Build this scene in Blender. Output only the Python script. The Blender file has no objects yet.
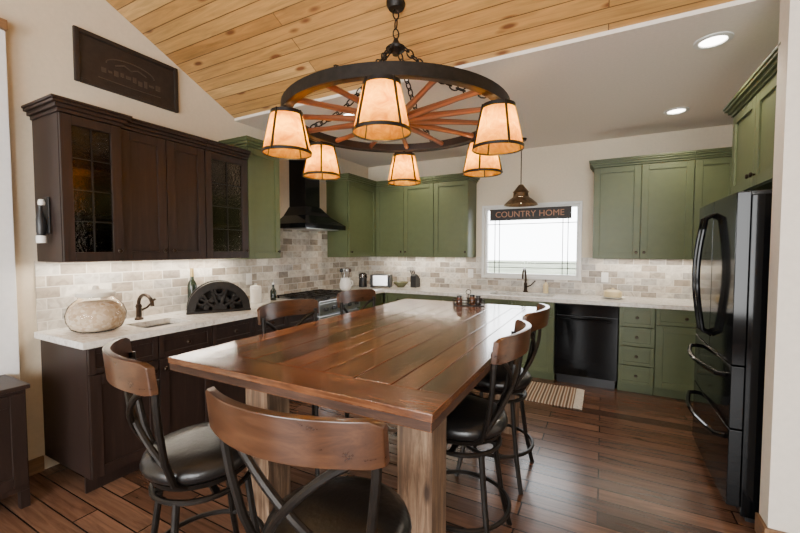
import bpy, bmesh, math, random
from mathutils import Vector, Matrix, Euler
random.seed(4)
PI = math.pi
R = math.radians
SC = bpy.context.scene
COL = SC.collection

# ------------------------------------------------------------------ mesh builder
class MB:
    def __init__(s):
        s.bm = bmesh.new()
    def face(s, vs, mi=0):
        try:
            f = s.bm.faces.new(vs); f.material_index = mi; return f
        except ValueError:
            return None
    def box(s, x0, x1, y0, y1, z0, z1, mi=0, M=None):
        P = [(x0,y0,z0),(x1,y0,z0),(x1,y1,z0),(x0,y1,z0),(x0,y0,z1),(x1,y0,z1),(x1,y1,z1),(x0,y1,z1)]
        V = [s.bm.verts.new((M @ Vector(p)) if M else p) for p in P]
        for q in ((3,2,1,0),(4,5,6,7),(0,1,5,4),(1,2,6,5),(2,3,7,6),(3,0,4,7)):
            s.face([V[i] for i in q], mi)
        return s
    def prism(s, poly, axis, a0, a1, mi=0):
        def mk(p, a):
            if axis == 'z': return (p[0], p[1], a)
            if axis == 'x': return (a, p[0], p[1])
            return (p[0], a, p[1])
        A = [s.bm.verts.new(mk(p, a0)) for p in poly]
        B = [s.bm.verts.new(mk(p, a1)) for p in poly]
        n = len(poly)
        s.face(A[::-1], mi); s.face(B, mi)
        for i in range(n):
            s.face([A[i], A[(i+1)%n], B[(i+1)%n], B[i]], mi)
        return s
    def tube(s, pts, r, n=8, closed=False, mi=0, sq=1.0):
        pts = [Vector(p) for p in pts]
        m = len(pts)
        rs = r if isinstance(r, (list, tuple)) else [r]*m
        T = []
        for i in range(m):
            if closed: t = pts[(i+1)%m]-pts[(i-1)%m]
            else: t = pts[min(i+1,m-1)]-pts[max(i-1,0)]
            T.append(t.normalized())
        up = Vector((0,0,1))
        if abs(T[0].dot(up)) > .9: up = Vector((1,0,0))
        nrm = (up - T[0]*up.dot(T[0])).normalized()
        rows = []
        for i in range(m):
            nrm = (nrm - T[i]*nrm.dot(T[i])).normalized()
            b = T[i].cross(nrm)
            rows.append([s.bm.verts.new(pts[i] + nrm*math.cos(2*PI*k/n + PI/n)*rs[i] + b*math.sin(2*PI*k/n + PI/n)*rs[i]*sq) for k in range(n)])
        rng = range(m) if closed else range(m-1)
        for i in rng:
            A, B = rows[i], rows[(i+1)%m]
            for k in range(n):
                s.face([A[k], A[(k+1)%n], B[(k+1)%n], B[k]], mi)
        if not closed:
            s.face(rows[0][::-1], mi); s.face(rows[-1], mi)
        return s
    def lathe(s, prof, c=(0,0,0), n=24, closed=False, mi=0, M=None):
        rows = []
        for (r, z) in prof:
            if r < 1e-6: P = [(c[0], c[1], c[2]+z)]
            else: P = [(c[0]+r*math.cos(2*PI*k/n), c[1]+r*math.sin(2*PI*k/n), c[2]+z) for k in range(n)]
            rows.append([s.bm.verts.new((M @ Vector(p)) if M else p) for p in P])
        m = len(rows)
        for i in range(m if closed else m-1):
            A, B = rows[i], rows[(i+1)%m]
            for k in range(n):
                k2 = (k+1)%n
                if len(A) == 1 and len(B) == 1: continue
                if len(A) == 1: s.face([A[0], B[k2], B[k]], mi)
                elif len(B) == 1: s.face([A[k], A[k2], B[0]], mi)
                else: s.face([A[k], A[k2], B[k2], B[k]], mi)
        return s
    def band(s, R0, R1, a0, a1, y0, y1, n=24, c=(0,0), mi=0):
        prev = None
        first = None
        for i in range(n+1):
            a = a0+(a1-a0)*i/n
            ca, sa = math.cos(a), math.sin(a)
            row = [s.bm.verts.new((c[0]+r*ca, y, c[1]+r*sa)) for (r, y) in ((R0,y0),(R1,y0),(R1,y1),(R0,y1))]
            if prev:
                for k in range(4):
                    s.face([prev[k], prev[(k+1)%4], row[(k+1)%4], row[k]], mi)
            else: first = row
            prev = row
        s.face(first[::-1], mi); s.face(prev, mi)
        return s
    def build(s, name, mats, parent=None, bevel=0, seg=2, smooth=True, ang=35, label=None):
        bm = s.bm
        bmesh.ops.recalc_face_normals(bm, faces=bm.faces)
        if bevel > 0:
            ed = [e for e in bm.edges if len(e.link_faces) == 2 and e.calc_face_angle(0) > R(30)]
            bmesh.ops.bevel(bm, geom=ed, offset=bevel, segments=seg, profile=.5, affect='EDGES', clamp_overlap=True)
        for f in bm.faces: f.smooth = smooth
        for e in bm.edges:
            if len(e.link_faces) == 2 and e.calc_face_angle(0) > R(ang): e.smooth = False
        me = bpy.data.meshes.new(name)
        bm.to_mesh(me); bm.free()
        for m in (mats if isinstance(mats, (list, tuple)) else [mats]): me.materials.append(m)
        o = bpy.data.objects.new(name, me); COL.objects.link(o)
        if bevel > 0 and smooth:                      # keep the flat faces flat
            w = o.modifiers.new('weighted', 'WEIGHTED_NORMAL'); w.mode = 'FACE_AREA'; w.weight = 100; w.keep_sharp = True
        if parent: o.parent = parent
        if label: o['label'] = label
        return o

def thing(name, label, cat, loc=(0,0,0), rz=0, group=None):
    o = bpy.data.objects.new(name, None); COL.objects.link(o)
    o.empty_display_size = .1
    o.location = loc; o.rotation_euler = (0,0,rz)
    o['label'] = label; o['category'] = cat
    if group: o['group'] = group
    return o
def tag(o, label, cat, group=None):
    o['label'] = label; o['category'] = cat
    if group: o['group'] = group
    return o
def struct(o):
    o['kind'] = 'structure'; return o
def copy_tree(o, parent=None):
    c = o.copy(); COL.objects.link(c); c.parent = parent
    for ch in list(o.children): copy_tree(ch, c)
    return c

# ------------------------------------------------------------------ materials
def newmat(name):
    m = bpy.data.materials.new(name); m.use_nodes = True
    nt = m.node_tree
    return m, nt, nt.nodes['Principled BSDF']
def nd(nt, typ, ins=None, **props):
    n = nt.nodes.new(typ)
    for k, v in props.items(): setattr(n, k, v)
    for k, v in (ins or {}).items():
        if hasattr(v, 'is_output'): nt.links.new(v, n.inputs[k])
        else: n.inputs[k].default_value = v
    return n
def c4(c): return (c[0], c[1], c[2], 1)
def ramp(nt, fac, stops):
    n = nt.nodes.new('ShaderNodeValToRGB')
    cr = n.color_ramp
    while len(cr.elements) < len(stops): cr.elements.new(.5)
    for e, (p, c) in zip(cr.elements, stops):
        e.position = p; e.color = c4(c)
    nt.links.new(fac, n.inputs['Fac'])
    return n.outputs['Color']
def mixc(nt, fac, a, b, mode='MIX'):
    n = nt.nodes.new('ShaderNodeMix'); n.data_type = 'RGBA'; n.blend_type = mode
    for idx, v in ((0, fac), (6, a), (7, b)):
        if hasattr(v, 'is_output'): nt.links.new(v, n.inputs[idx])
        else: n.inputs[idx].default_value = v if idx == 0 else c4(v)
    return n.outputs[2]
def uv(nt, u, v):
    tc = nt.nodes.new('ShaderNodeTexCoord')
    sp = nd(nt, 'ShaderNodeSeparateXYZ', {0: tc.outputs['Object']})
    cb = nd(nt, 'ShaderNodeCombineXYZ', {0: sp.outputs[u], 1: sp.outputs[v]})
    return cb.outputs[0]
def bump(nt, b, h, strength, dist=.01):
    n = nd(nt, 'ShaderNodeBump', {'Strength': strength, 'Distance': dist, 'Height': h})
    nt.links.new(n.outputs[0], b.inputs['Normal'])

def plain(name, col, rough=.5, metal=0, var=.12, scale=8, bmp=0, coat=0, spec=.5):
    m, nt, b = newmat(name)
    tc = nt.nodes.new('ShaderNodeTexCoord')
    no = nd(nt, 'ShaderNodeTexNoise', {'Vector': tc.outputs['Object'], 'Scale': scale, 'Detail': 4})
    c = ramp(nt, no.outputs['Fac'], [(.3, [v*(1-var) for v in col]), (.7, [min(1, v*(1+var)) for v in col])])
    nt.links.new(c, b.inputs['Base Color'])
    b.inputs['Roughness'].default_value = rough; b.inputs['Metallic'].default_value = metal
    b.inputs['Coat Weight'].default_value = coat; b.inputs['Specular IOR Level'].default_value = spec
    if bmp: bump(nt, b, no.outputs['Fac'], bmp)
    return m
def wood(name, dark, mid, light, axis='Y', rough=.35, sc=1.0, isl=.35, coat=0, bmp=.05, knots=None, spec=.5, worn=None):
    m, nt, b = newmat(name)
    tc = nt.nodes.new('ShaderNodeTexCoord')
    geo = nt.nodes.new('ShaderNodeNewGeometry')
    off = nd(nt, 'ShaderNodeVectorMath', {0: tc.outputs['Object'], 1: (0,0,0)}, operation='ADD')
    mul = nd(nt, 'ShaderNodeVectorMath', {0: (7.3, 5.1, 3.7)}, operation='SCALE')
    nt.links.new(geo.outputs['Random Per Island'], mul.inputs['Scale'])
    nt.links.new(mul.outputs[0], off.inputs[1])
    s = {'X': (1.3,16,16), 'Y': (16,1.3,16), 'Z': (16,16,1.3)}[axis]
    mp = nd(nt, 'ShaderNodeMapping', {'Vector': off.outputs[0], 'Scale': [v*sc for v in s]})
    no = nd(nt, 'ShaderNodeTexNoise', {'Vector': mp.outputs[0], 'Scale': 1.6, 'Detail': 8, 'Roughness': .68, 'Distortion': .7})
    c = ramp(nt, no.outputs['Fac'], [(.28, dark), (.5, mid), (.72, light)])
    if worn:                                          # broad darker and lighter patches
        n2 = nd(nt, 'ShaderNodeTexNoise', {'Vector': off.outputs[0], 'Scale': 3.2, 'Detail': 6, 'Roughness': .6})
        g2 = ramp(nt, n2.outputs['Fac'], [(.35, (.45,.43,.42)), (.6, (1.05,1.03,1.0))])
        c = mixc(nt, worn, c, mixc(nt, 1, c, g2, 'MULTIPLY'))
    if knots:
        ks = {'X': (2.2,7,7), 'Y': (7,2.2,7), 'Z': (7,7,2.2)}[axis]
        mk = nd(nt, 'ShaderNodeMapping', {'Vector': off.outputs[0], 'Scale': ks})
        vo = nd(nt, 'ShaderNodeTexVoronoi', {'Vector': mk.outputs[0], 'Scale': 1.0, 'Randomness': 1.0})
        kk = ramp(nt, vo.outputs['Distance'], [(.05, (.9,.9,.9)), (.13, (0,0,0))])
        c = mixc(nt, kk, c, knots)
    hv = nd(nt, 'ShaderNodeMapRange', {'Value': geo.outputs['Random Per Island'], 'To Min': 1-isl, 'To Max': 1+isl*.7})
    hs = nd(nt, 'ShaderNodeHueSaturation', {'Color': c, 'Value': hv.outputs[0]})
    nt.links.new(hs.outputs[0], b.inputs['Base Color'])
    rr = nd(nt, 'ShaderNodeMapRange', {'Value': no.outputs['Fac'], 'To Min': rough*.85, 'To Max': rough*1.2})
    nt.links.new(rr.outputs[0], b.inputs['Roughness'])
    b.inputs['Coat Weight'].default_value = coat; b.inputs['Coat Roughness'].default_value = .12
    b.inputs['Specular IOR Level'].default_value = spec
    if bmp: bump(nt, b, no.outputs['Fac'], bmp, .003)
    return m
def planks(name, u, v, W, L, stops, rough=.3, knots=None, gap=.003, grain=.35, coat=0, gapdark=.18, bmp=.4):
    m, nt, b = newmat(name)
    vec = uv(nt, u, v)
    br = nd(nt, 'ShaderNodeTexBrick', {'Vector': vec, 'Color1': (0,0,0,1), 'Color2': (1,1,1,1), 'Mortar': (.5,.5,.5,1), 'Scale': 1, 'Mortar Size': gap, 'Mortar Smooth': .1, 'Bias': 0, 'Brick Width': L, 'Row Height': W}, offset=.37, offset_frequency=2)
    base = ramp(nt, br.outputs['Color'], stops)
    rnd = nd(nt, 'ShaderNodeVectorMath', {0: br.outputs['Color'], 'Scale': 9.0}, operation='SCALE')
    ad = nd(nt, 'ShaderNodeVectorMath', {0: vec, 1: rnd.outputs[0]}, operation='ADD')
    mp = nd(nt, 'ShaderNodeMapping', {'Vector': ad.outputs[0], 'Scale': (1.5, 22, 1)})
    no = nd(nt, 'ShaderNodeTexNoise', {'Vector': mp.outputs[0], 'Scale': 1.7, 'Detail': 6, 'Roughness': .6, 'Distortion': .8})
    g = ramp(nt, no.outputs['Fac'], [(.3, (1-grain,)*3), (.65, (1.0,)*3)])
    c = mixc(nt, 1.0, base, g, 'MULTIPLY')
    if knots:
        mk = nd(nt, 'ShaderNodeMapping', {'Vector': ad.outputs[0], 'Scale': (3.0, 9.5, 1)})
        vo = nd(nt, 'ShaderNodeTexVoronoi', {'Vector': mk.outputs[0], 'Scale': 1.0, 'Randomness': 1.0})
        kk = ramp(nt, vo.outputs['Distance'], [(.10, (1,1,1)), (.21, (0,0,0))])
        c = mixc(nt, kk, c, knots)
    c = mixc(nt, br.outputs['Fac'], c, [s*gapdark for s in stops[0][1]])
    nt.links.new(c, b.inputs['Base Color'])
    b.inputs['Roughness'].default_value = rough
    b.inputs['Coat Weight'].default_value = coat
    inv = nd(nt, 'ShaderNodeMath', {0: 1.0, 1: br.outputs['Fac']}, operation='SUBTRACT')
    bump(nt, b, inv.outputs[0], bmp, .004)
    return m
def tilemat(name, u, v):
    m, nt, b = newmat(name)
    vec = uv(nt, u, v)
    br = nd(nt, 'ShaderNodeTexBrick', {'Vector': vec, 'Color1': (0,0,0,1), 'Color2': (1,1,1,1), 'Mortar': (.5,.5,.5,1), 'Scale': 1, 'Mortar Size': .0035, 'Mortar Smooth': .2, 'Bias': 0, 'Brick Width': .152, 'Row Height': .076}, offset=.5)
    base = ramp(nt, br.outputs['Color'], [(0, (.20,.165,.13)), (.2, (.56,.51,.44)), (.4, (.33,.315,.295)), (.6, (.66,.63,.57)), (.8, (.40,.34,.27)), (1, (.22,.195,.17))])
    rnd = nd(nt, 'ShaderNodeVectorMath', {0: br.outputs['Color'], 'Scale': 7.0}, operation='SCALE')
    ad = nd(nt, 'ShaderNodeVectorMath', {0: vec, 1: rnd.outputs[0]}, operation='ADD')
    no = nd(nt, 'ShaderNodeTexNoise', {'Vector': ad.outputs[0], 'Scale': 14, 'Detail': 5, 'Distortion': 1.2})
    g = ramp(nt, no.outputs['Fac'], [(.3, (.66,.64,.62)), (.6, (1.05,1.03,1.0))])
    c = mixc(nt, 1.0, base, g, 'MULTIPLY')
    c = mixc(nt, br.outputs['Fac'], c, (.55,.515,.45))
    nt.links.new(c, b.inputs['Base Color']); b.inputs['Roughness'].default_value = .45
    inv = nd(nt, 'ShaderNodeMath', {0: 1.0, 1: br.outputs['Fac']}, operation='SUBTRACT')
    bump(nt, b, inv.outputs[0], .5, .004)
    return m
def granite(name):
    m, nt, b = newmat(name)
    tc = nt.nodes.new('ShaderNodeTexCoord')
    no = nd(nt, 'ShaderNodeTexNoise', {'Vector': tc.outputs['Object'], 'Scale': 28, 'Detail': 8, 'Roughness': .7})
    n2 = nd(nt, 'ShaderNodeTexNoise', {'Vector': tc.outputs['Object'], 'Scale': 5, 'Detail': 4, 'Distortion': 1.5})
    a = ramp(nt, no.outputs['Fac'], [(.32, (.20,.16,.13)), (.44, (.52,.48,.43)), (.6, (.74,.71,.66))])
    f = ramp(nt, n2.outputs['Fac'], [(.35, (.15,.15,.15)), (.65, (.8,.8,.8))])
    c = mixc(nt, f, a, (.70,.67,.62))
    nt.links.new(c, b.inputs['Base Color']); b.inputs['Roughness'].default_value = .12
    return m
def emis(name, col, st):
    m, nt, b = newmat(name)
    b.inputs['Base Color'].default_value = c4(col)
    b.inputs['Emission Color'].default_value = c4(col); b.inputs['Emission Strength'].default_value = st
    return m
def glassy(name, tint=(1,1,1), gl=.12, wavy=0):
    m, nt, b = newmat(name)
    out = nt.nodes['Material Output']
    tr = nd(nt, 'ShaderNodeBsdfTransparent', {'Color': c4(tint)})
    g = nd(nt, 'ShaderNodeBsdfGlossy', {'Color': (1,1,1,1), 'Roughness': .03})
    lw = nd(nt, 'ShaderNodeLayerWeight', {'Blend': gl})
    if wavy:
        tc = nt.nodes.new('ShaderNodeTexCoord')
        no = nd(nt, 'ShaderNodeTexNoise', {'Vector': tc.outputs['Object'], 'Scale': 45, 'Detail': 2})
        bn = nd(nt, 'ShaderNodeBump', {'Strength': wavy, 'Distance': .004, 'Height': no.outputs['Fac']})
        nt.links.new(bn.outputs[0], g.inputs['Normal'])
    mx = nd(nt, 'ShaderNodeMixShader', {0: lw.outputs['Fresnel'], 1: tr.outputs[0], 2: g.outputs[0]})
    nt.links.new(mx.outputs[0], out.inputs['Surface'])
    return m
def mica(name):
    m, nt, b = newmat(name)
    out = nt.nodes['Material Output']
    tc = nt.nodes.new('ShaderNodeTexCoord')
    no = nd(nt, 'ShaderNodeTexNoise', {'Vector': tc.outputs['Object'], 'Scale': 16, 'Detail': 7, 'Roughness': .65, 'Distortion': 1.0})
    c = ramp(nt, no.outputs['Fac'], [(.3, (.40,.135,.003)), (.52, (.62,.26,.006)), (.7, (.80,.42,.018))])
    t = nd(nt, 'ShaderNodeBsdfTranslucent', {'Color': c})
    d = nd(nt, 'ShaderNodeBsdfDiffuse', {'Color': c})
    mx = nd(nt, 'ShaderNodeMixShader', {0: .25, 1: t.outputs[0], 2: d.outputs[0]})
    nt.links.new(mx.outputs[0], out.inputs['Surface'])
    return m
def stripes(name):
    m, nt, b = newmat(name)
    vec = uv(nt, 0, 1)
    wv = nd(nt, 'ShaderNodeTexWave', {'Vector': vec, 'Scale': 5.5, 'Distortion': .4, 'Detail': 2}, bands_direction='X')
    c = ramp(nt, wv.outputs['Fac'], [(.1, (.10,.055,.03)), (.35, (.45,.36,.26)), (.6, (.62,.55,.45)), (.9, (.22,.12,.07))])
    nt.links.new(c, b.inputs['Base Color']); b.inputs['Roughness'].default_value = .95
    no = nd(nt, 'ShaderNodeTexNoise', {'Vector': vec, 'Scale': 160})
    bump(nt, b, no.outputs['Fac'], .6, .01)
    return m

M_wall = plain('wall_paint', (.62,.535,.405), .85, var=.03, scale=40, bmp=.04)
M_wallp = plain('pale_wall_paint', (.68,.625,.545), .85, var=.03, scale=40, bmp=.04)
M_wallw = plain('white_paint', (.78,.78,.78), .7, var=.03, scale=30, bmp=.03)
M_ceil = plain('ceiling_paint', (.72,.645,.56), .9, var=.03, scale=50, bmp=.05)
M_pine = planks('pine_boards', 0, 1, .090, 5.5, [(0, (.42,.205,.058)), (.4, (.57,.32,.105)), (.7, (.47,.245,.075)), (1, (.66,.40,.15))], .42, knots=(.17,.062,.021), gap=.003, grain=.40, gapdark=.3)
M_floor = planks('floor_boards', 0, 1, .118, 1.05, [(0, (.060,.029,.018)), (.35, (.165,.082,.049)), (.65, (.105,.051,.030)), (1, (.235,.122,.074))], .26, gap=.004, grain=.55, gapdark=.12, bmp=.6)
M_esp = wood('espresso_wood', (.010,.0054,.0043), (.018,.0095,.0073), (.031,.0165,.0125), 'Z', .42, isl=.1, bmp=.02, spec=.4)
M_green = plain('green_paint', (.072,.087,.036), .45, var=.06, scale=14, spec=.4)
M_granite = granite('pale_granite')
M_tileL = tilemat('tumbled_tile_side', 1, 2)
M_tileB = tilemat('tumbled_tile_end', 0, 2)
M_black = plain('black_enamel', (.003,.003,.0034), .09, var=.1, spec=.2)
M_blackm = plain('black_plastic', (.012,.012,.013), .4, var=.1)
M_iron = plain('black_iron', (.014,.011,.009), .45, metal=.6, var=.3, scale=30, bmp=.1)
M_bronze = plain('bronze_metal', (.035,.022,.014), .35, metal=.8, var=.3, scale=20)
M_agedbr = plain('aged_bronze', (.16,.10,.055), .42, metal=.85, var=.35, scale=24)
M_steel = plain('brushed_steel', (.45,.45,.46), .28, metal=1, var=.06, scale=40)
TD, TM, TL, TK = (.036,.0115,.0045), (.165,.060,.0225), (.33,.138,.060), (.024,.008,.004)
M_tabY = wood('table_board_long', TD, TM, TL, 'Y', .22, sc=1.35, isl=.5, coat=.7, bmp=.02, knots=TK, worn=.7)
M_tabX = wood('table_board_end', TD, TM, TL, 'X', .22, sc=1.35, isl=.2, coat=.7, bmp=.02, knots=TK, worn=.7)
M_edge = wood('table_rough_edge', (.014,.0055,.0026), (.060,.023,.010), (.125,.052,.024), 'X', .5, sc=1.8, isl=.2, bmp=.35, worn=.8)
M_post = wood('weathered_post', (.040,.021,.012), (.135,.078,.044), (.29,.195,.122), 'Z', .75, sc=1.3, isl=.1, bmp=.6, worn=.7, knots=(.03,.014,.008))
M_rail = wood('stool_rail_wood', (.024,.009,.0042), (.056,.022,.0095), (.10,.042,.018), 'X', .28, isl=.1, coat=.2, bmp=.02)
M_spoke = wood('wheel_spoke_wood', (.10,.030,.012), (.22,.075,.030), (.33,.13,.055), 'X', .4, isl=.25)
M_leather = plain('black_leather', (.008,.0075,.0075), .30, var=.2, scale=60, bmp=.12)
M_mica = mica('amber_mica')
M_bulb = emis('warm_bulb', (1,.74,.38), 165)
M_lens = emis('downlight_lens', (1,.93,.82), 14)
M_glass = glassy('clear_glass')
M_glassd = glassy('cabinet_glass', (.55,.50,.46), .36, wavy=.4)
M_trimw = wood('oak_trim', (.10,.05,.022), (.19,.10,.045), (.27,.15,.07), 'Y', .45, isl=.1)
M_white = plain('white_ceramic', (.72,.70,.66), .25, var=.03)
M_cream = plain('cream_ceramic', (.62,.50,.28), .3, var=.08)
M_vinyl = plain('white_vinyl', (.66,.65,.62), .4, var=.02)
M_red = plain('tan_orange_letters', (.34,.16,.09), .7, var=.2, scale=40)
M_signblk = plain('sign_black', (.012,.010,.009), .6, var=.3, scale=25)
M_plq = plain('plaque_brown', (.016,.010,.008), .55, var=.3, scale=25, bmp=.1)
M_plqtxt = plain('plaque_relief', (.050,.035,.028), .5, var=.2)
M_rug = stripes('woven_rug')
M_fringe = plain('rug_fringe', (.62,.56,.46), .95, var=.1, scale=60)
M_bottle = plain('dark_bottle_glass', (.010,.016,.010), .08, var=.1)
M_foil = plain('gold_foil', (.35,.25,.10), .35, metal=.7, var=.1)
M_lid = plain('pale_jar_lid', (.62,.57,.48), .6, var=.06, scale=30)
M_ground = plain('green_ground', (.12,.14,.085), .9, var=.4, scale=.35)
def corkmat():
    m, nt, b = newmat('cork_fill')
    tc = nt.nodes.new('ShaderNodeTexCoord')
    vo = nd(nt, 'ShaderNodeTexVoronoi', {'Vector': tc.outputs['Object'], 'Scale': 55})
    c = ramp(nt, vo.outputs['Color'], [(0, (.36,.24,.14)), (.5, (.50,.39,.27)), (1, (.64,.55,.44))])
    nt.links.new(c, b.inputs['Base Color']); b.inputs['Roughness'].default_value = .9
    return m
M_cork = corkmat()

# ------------------------------------------------------------------ room shell
XL, XR, YB = -3.26, 1.45, 5.10
CH, VH, VY, VS = 2.74, 2.765, 2.65, .475
RY = -.9                                     # ridge line
RH = VH + VS*(VY-RY)
YN = -2.7
struct(MB().box(-3.42, 3.2, YN-.15, 5.26, -.12, 0).build('floor', M_floor))
struct(MB().box(-3.41, XL, YN, 5.25, 0, RH+.2).build('wall_left', M_wall))
wx0, wx1, wz0, wz1 = -1.42, -.26, 1.12, 2.02
m = MB()
m.box(XL, wx0, YB, 5.25, 0, CH+.02).box(wx1, 3.0, YB, 5.25, 0, CH+.02).box(wx0, wx1, YB, 5.25, 0, wz0).box(wx0, wx1, YB, 5.25, wz1, CH+.02)
struct(m.build('wall_back', M_wall))
struct(MB().box(XR, XR+.12, 2.58, YB, 0, CH).build('wall_right', M_wall))
struct(MB().box(.74, 3.0, 2.46, 2.58, 0, CH+.08).build('wall_partition', M_wallp))
struct(MB().box(3.0, 3.12, YN, 5.25, 0, RH+.2).build('wall_far_right', M_wall))
# near wall with two tall window openings (behind the camera)
m = MB()
for a, b_ in ((XL, -2.4), (-.5, .3), (2.2, 3.0)): m.box(a, b_, YN-.12, YN, 0, RH+.2)
for a, b_ in ((-2.4, -.5), (.3, 2.2)):
    m.box(a, b_, YN-.12, YN, 0, .4); m.box(a, b_, YN-.12, YN, 2.5, RH+.2)
struct(m.build('wall_near', M_wall))
struct(MB().box(XL, 3.0, VY, 5.25, CH, VH).build('ceiling', M_ceil))
m = MB()
m.prism([(VY, VH), (RY, RH), (RY, RH+.08), (VY+.02, VH+.08)], 'x', XL, 3.0)
m.prism([(RY, RH), (YN, RH-VS*(RY-YN)), (YN, RH-VS*(RY-YN)+.08), (RY, RH+.08)], 'x', XL, 3.0)
struct(m.build('ceiling_vault', M_pine, smooth=False))
# baseboards, casing
struct(MB().box(XL, XL+.016, .99, 1.095, 0, .10).build('baseboard_left', M_trimw, bevel=.003))
m = MB(); m.box(.724, 3.0, 2.444, 2.46, 0, .10); m.box(.724, .74, 2.46, 2.58, 0, .10)
struct(m.build('baseboard_right', M_trimw, bevel=.003))
struct(MB().box(XL, XL+.05, .35, .985, 0, 2.78).build('trim_1', M_wallw, bevel=.006))
struct(MB().box(XL, XL+.07, .30, .99, 2.78, 2.84).build('trim_2', M_trimw, bevel=.004))
# tile backsplash
m = MB(); m.box(XL, XL+.012, 1.09, 5.088, .93, 1.39); m.box(XL, XL+.012, 2.90, 4.07, 1.39, 1.80)
struct(m.build('trim_3', M_tileL))
cs_ = .028
m = MB(); m.box(XL+.012, wx0-cs_, YB-.012, YB, .93, 1.37); m.box(wx0-cs_, wx1+cs_, YB-.012, YB, .93, wz0-cs_); m.box(wx1+cs_, XR, YB-.012, YB, .93, 1.37)
struct(m.build('trim_4', M_tileB))
# window
w = struct(bpy.data.objects.new('window_1', None)); COL.objects.link(w)
def frame_rect(m, x0, x1, z0, z1, t, y0, y1):
    m.box(x0, x0+t, y0, y1, z0, z1); m.box(x1-t, x1, y0, y1, z0, z1)
    m.box(x0+t, x1-t, y0, y1, z0, z0+t); m.box(x0+t, x1-t, y0, y1, z1-t, z1)
m = MB(); frame_rect(m, wx0, wx1, wz0, wz1, .032, YB+.03, YB+.10)
fr = m.build('window_frame', M_vinyl, w, bevel=.004)
m = MB(); frame_rect(m, wx0-cs_, wx1+cs_, wz0-cs_, wz1+cs_, cs_+.004, YB-.02, YB+.0)
m.build('window_casing', M_vinyl, w, bevel=.004)
m = MB()
for x in (wx0+.13, wx0+.19, wx1-.19, wx1-.13): m.box(x-.005, x+.005, YB+.055, YB+.067, wz0+.032, wz1-.032)
for z in (wz0+.11, wz0+.17, wz1-.22): m.box(wx0+.032, wx1-.032, YB+.0555, YB+.0665, z-.005, z+.005)
m.build('window_muntins', M_iron, w)
MB().box(wx0+.032, wx1-.032, YB+.070, YB+.074, wz0+.032, wz1-.032).build('window_pane', M_glass, w)
struct(MB().box(-40, 40, 5.4, 70, -.6, -.4).build('ground', M_ground))

# ------------------------------------------------------------------ cabinets
def knob(parent, x, z, y):
    m = MB()
    Mx = Matrix.Translation((x, y, z)) @ Matrix.Rotation(R(90), 4, 'X')
    m.lathe([(0,0), (.006,0), (.006,.012), (.014,.018), (.015,.024), (.010,.030), (0,.031)], n=12, M=Mx)
    m.build('knob', M_bronze, parent)
def shaker(m, x0, x1, z0, z1, y=0, st=.062, th=.021):
    m.box(x0, x0+st, y-th, y, z0, z1); m.box(x1-st, x1, y-th, y, z0, z1)
    m.box(x0+st, x1-st, y-th, y, z0, z0+st); m.box(x0+st, x1-st, y-th, y, z1-st, z1)
    m.box(x0+st-.004, x1-st+.004, y-th+.011, y-.002, z0+st-.004, z1-st+.004)
def cabinet(name, label, loc, rz, w, d, h, fronts, mat, crown=None, toe=0, open_top=False, glass=False, group=None, grp=None):
    t = thing(name, label, 'cabinet', loc, rz, grp)
    b0 = toe
    m = MB()
    if glass or open_top:
        s = .018
        m.box(0, s, 0, d, b0, h); m.box(w-s, w, 0, d, b0, h); m.box(s, w-s, d-s, d, b0, h); m.box(s, w-s, 0, d-s, b0, b0+s)
        if glass: m.box(s, w-s, 0, d-s, h-s, h)
        else: m.box(s, w-s, 0, s, h-.04, h)
    else:
        m.box(0, w, 0, d, b0, h)
    m.build('body', mat, t, bevel=.002)
    if glass:
        for k in (1, 2):
            z = b0 + (h-b0)*k/3
            MB().box(.018, w-.018, .03, d-.018, z-.009, z+.009).build('shelf', mat, t)
    if toe:
        MB().box(.0, w, .06, .075, 0, toe).build('toe_kick', mat, t)
    for (kind, x0, x1, z0, z1, kx, kz) in fronts:
        g = .003
        m = MB()
        if kind == 'door': shaker(m, x0+g, x1-g, z0+g, z1-g); nm = 'door'
        elif kind == 'drawer':
            st = .035 if z1-z0 < .22 else .05
            shaker(m, x0+g, x1-g, z0+g, z1-g, st=st); nm = 'drawer'
        else:
            st = .058; th = .021
            a, b_, c, e = x0+g, x1-g, z0+g, z1-g
            m.box(a, a+st, -th, 0, c, e); m.box(b_-st, b_, -th, 0, c, e); m.box(a+st, b_-st, -th, 0, c, c+st); m.box(a+st, b_-st, -th, 0, e-st, e)
            nm = 'door'
        dr = m.build(nm, mat, t, bevel=.003)
        if kind == 'glass':
            m = MB(); xm = (a+b_)/2
            m.box(xm-.0035, xm+.0035, -.014, -.005, c+st, e-st)
            for k in (1, 2, 3):
                z = c+st+(e-c-2*st)*k/4
                m.box(a+st, b_-st, -.0135, -.0055, z-.0035, z+.0035)
            m.build('muntin', M_iron, dr)
            MB().box(a+st-.003, b_-st+.003, -.0045, -.0015, c+st-.003, e-st+.003).build('pane', M_glassd, dr)
        if kx is not None: knob(dr, kx, kz, -.021)
    if crown:
        ol, orr = crown
        m = MB()
        for (z0, z1, o) in ((h, h+.022, .010), (h+.022, h+.045, .026), (h+.045, h+.062, .042), (h+.062, h+.078, .050)):
            m.box(-o if ol else 0, w+(o if orr else 0), -.021-o, d, z0, z1)
        m.build('crown_moulding', mat, t, bevel=.003)
    return t

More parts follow.
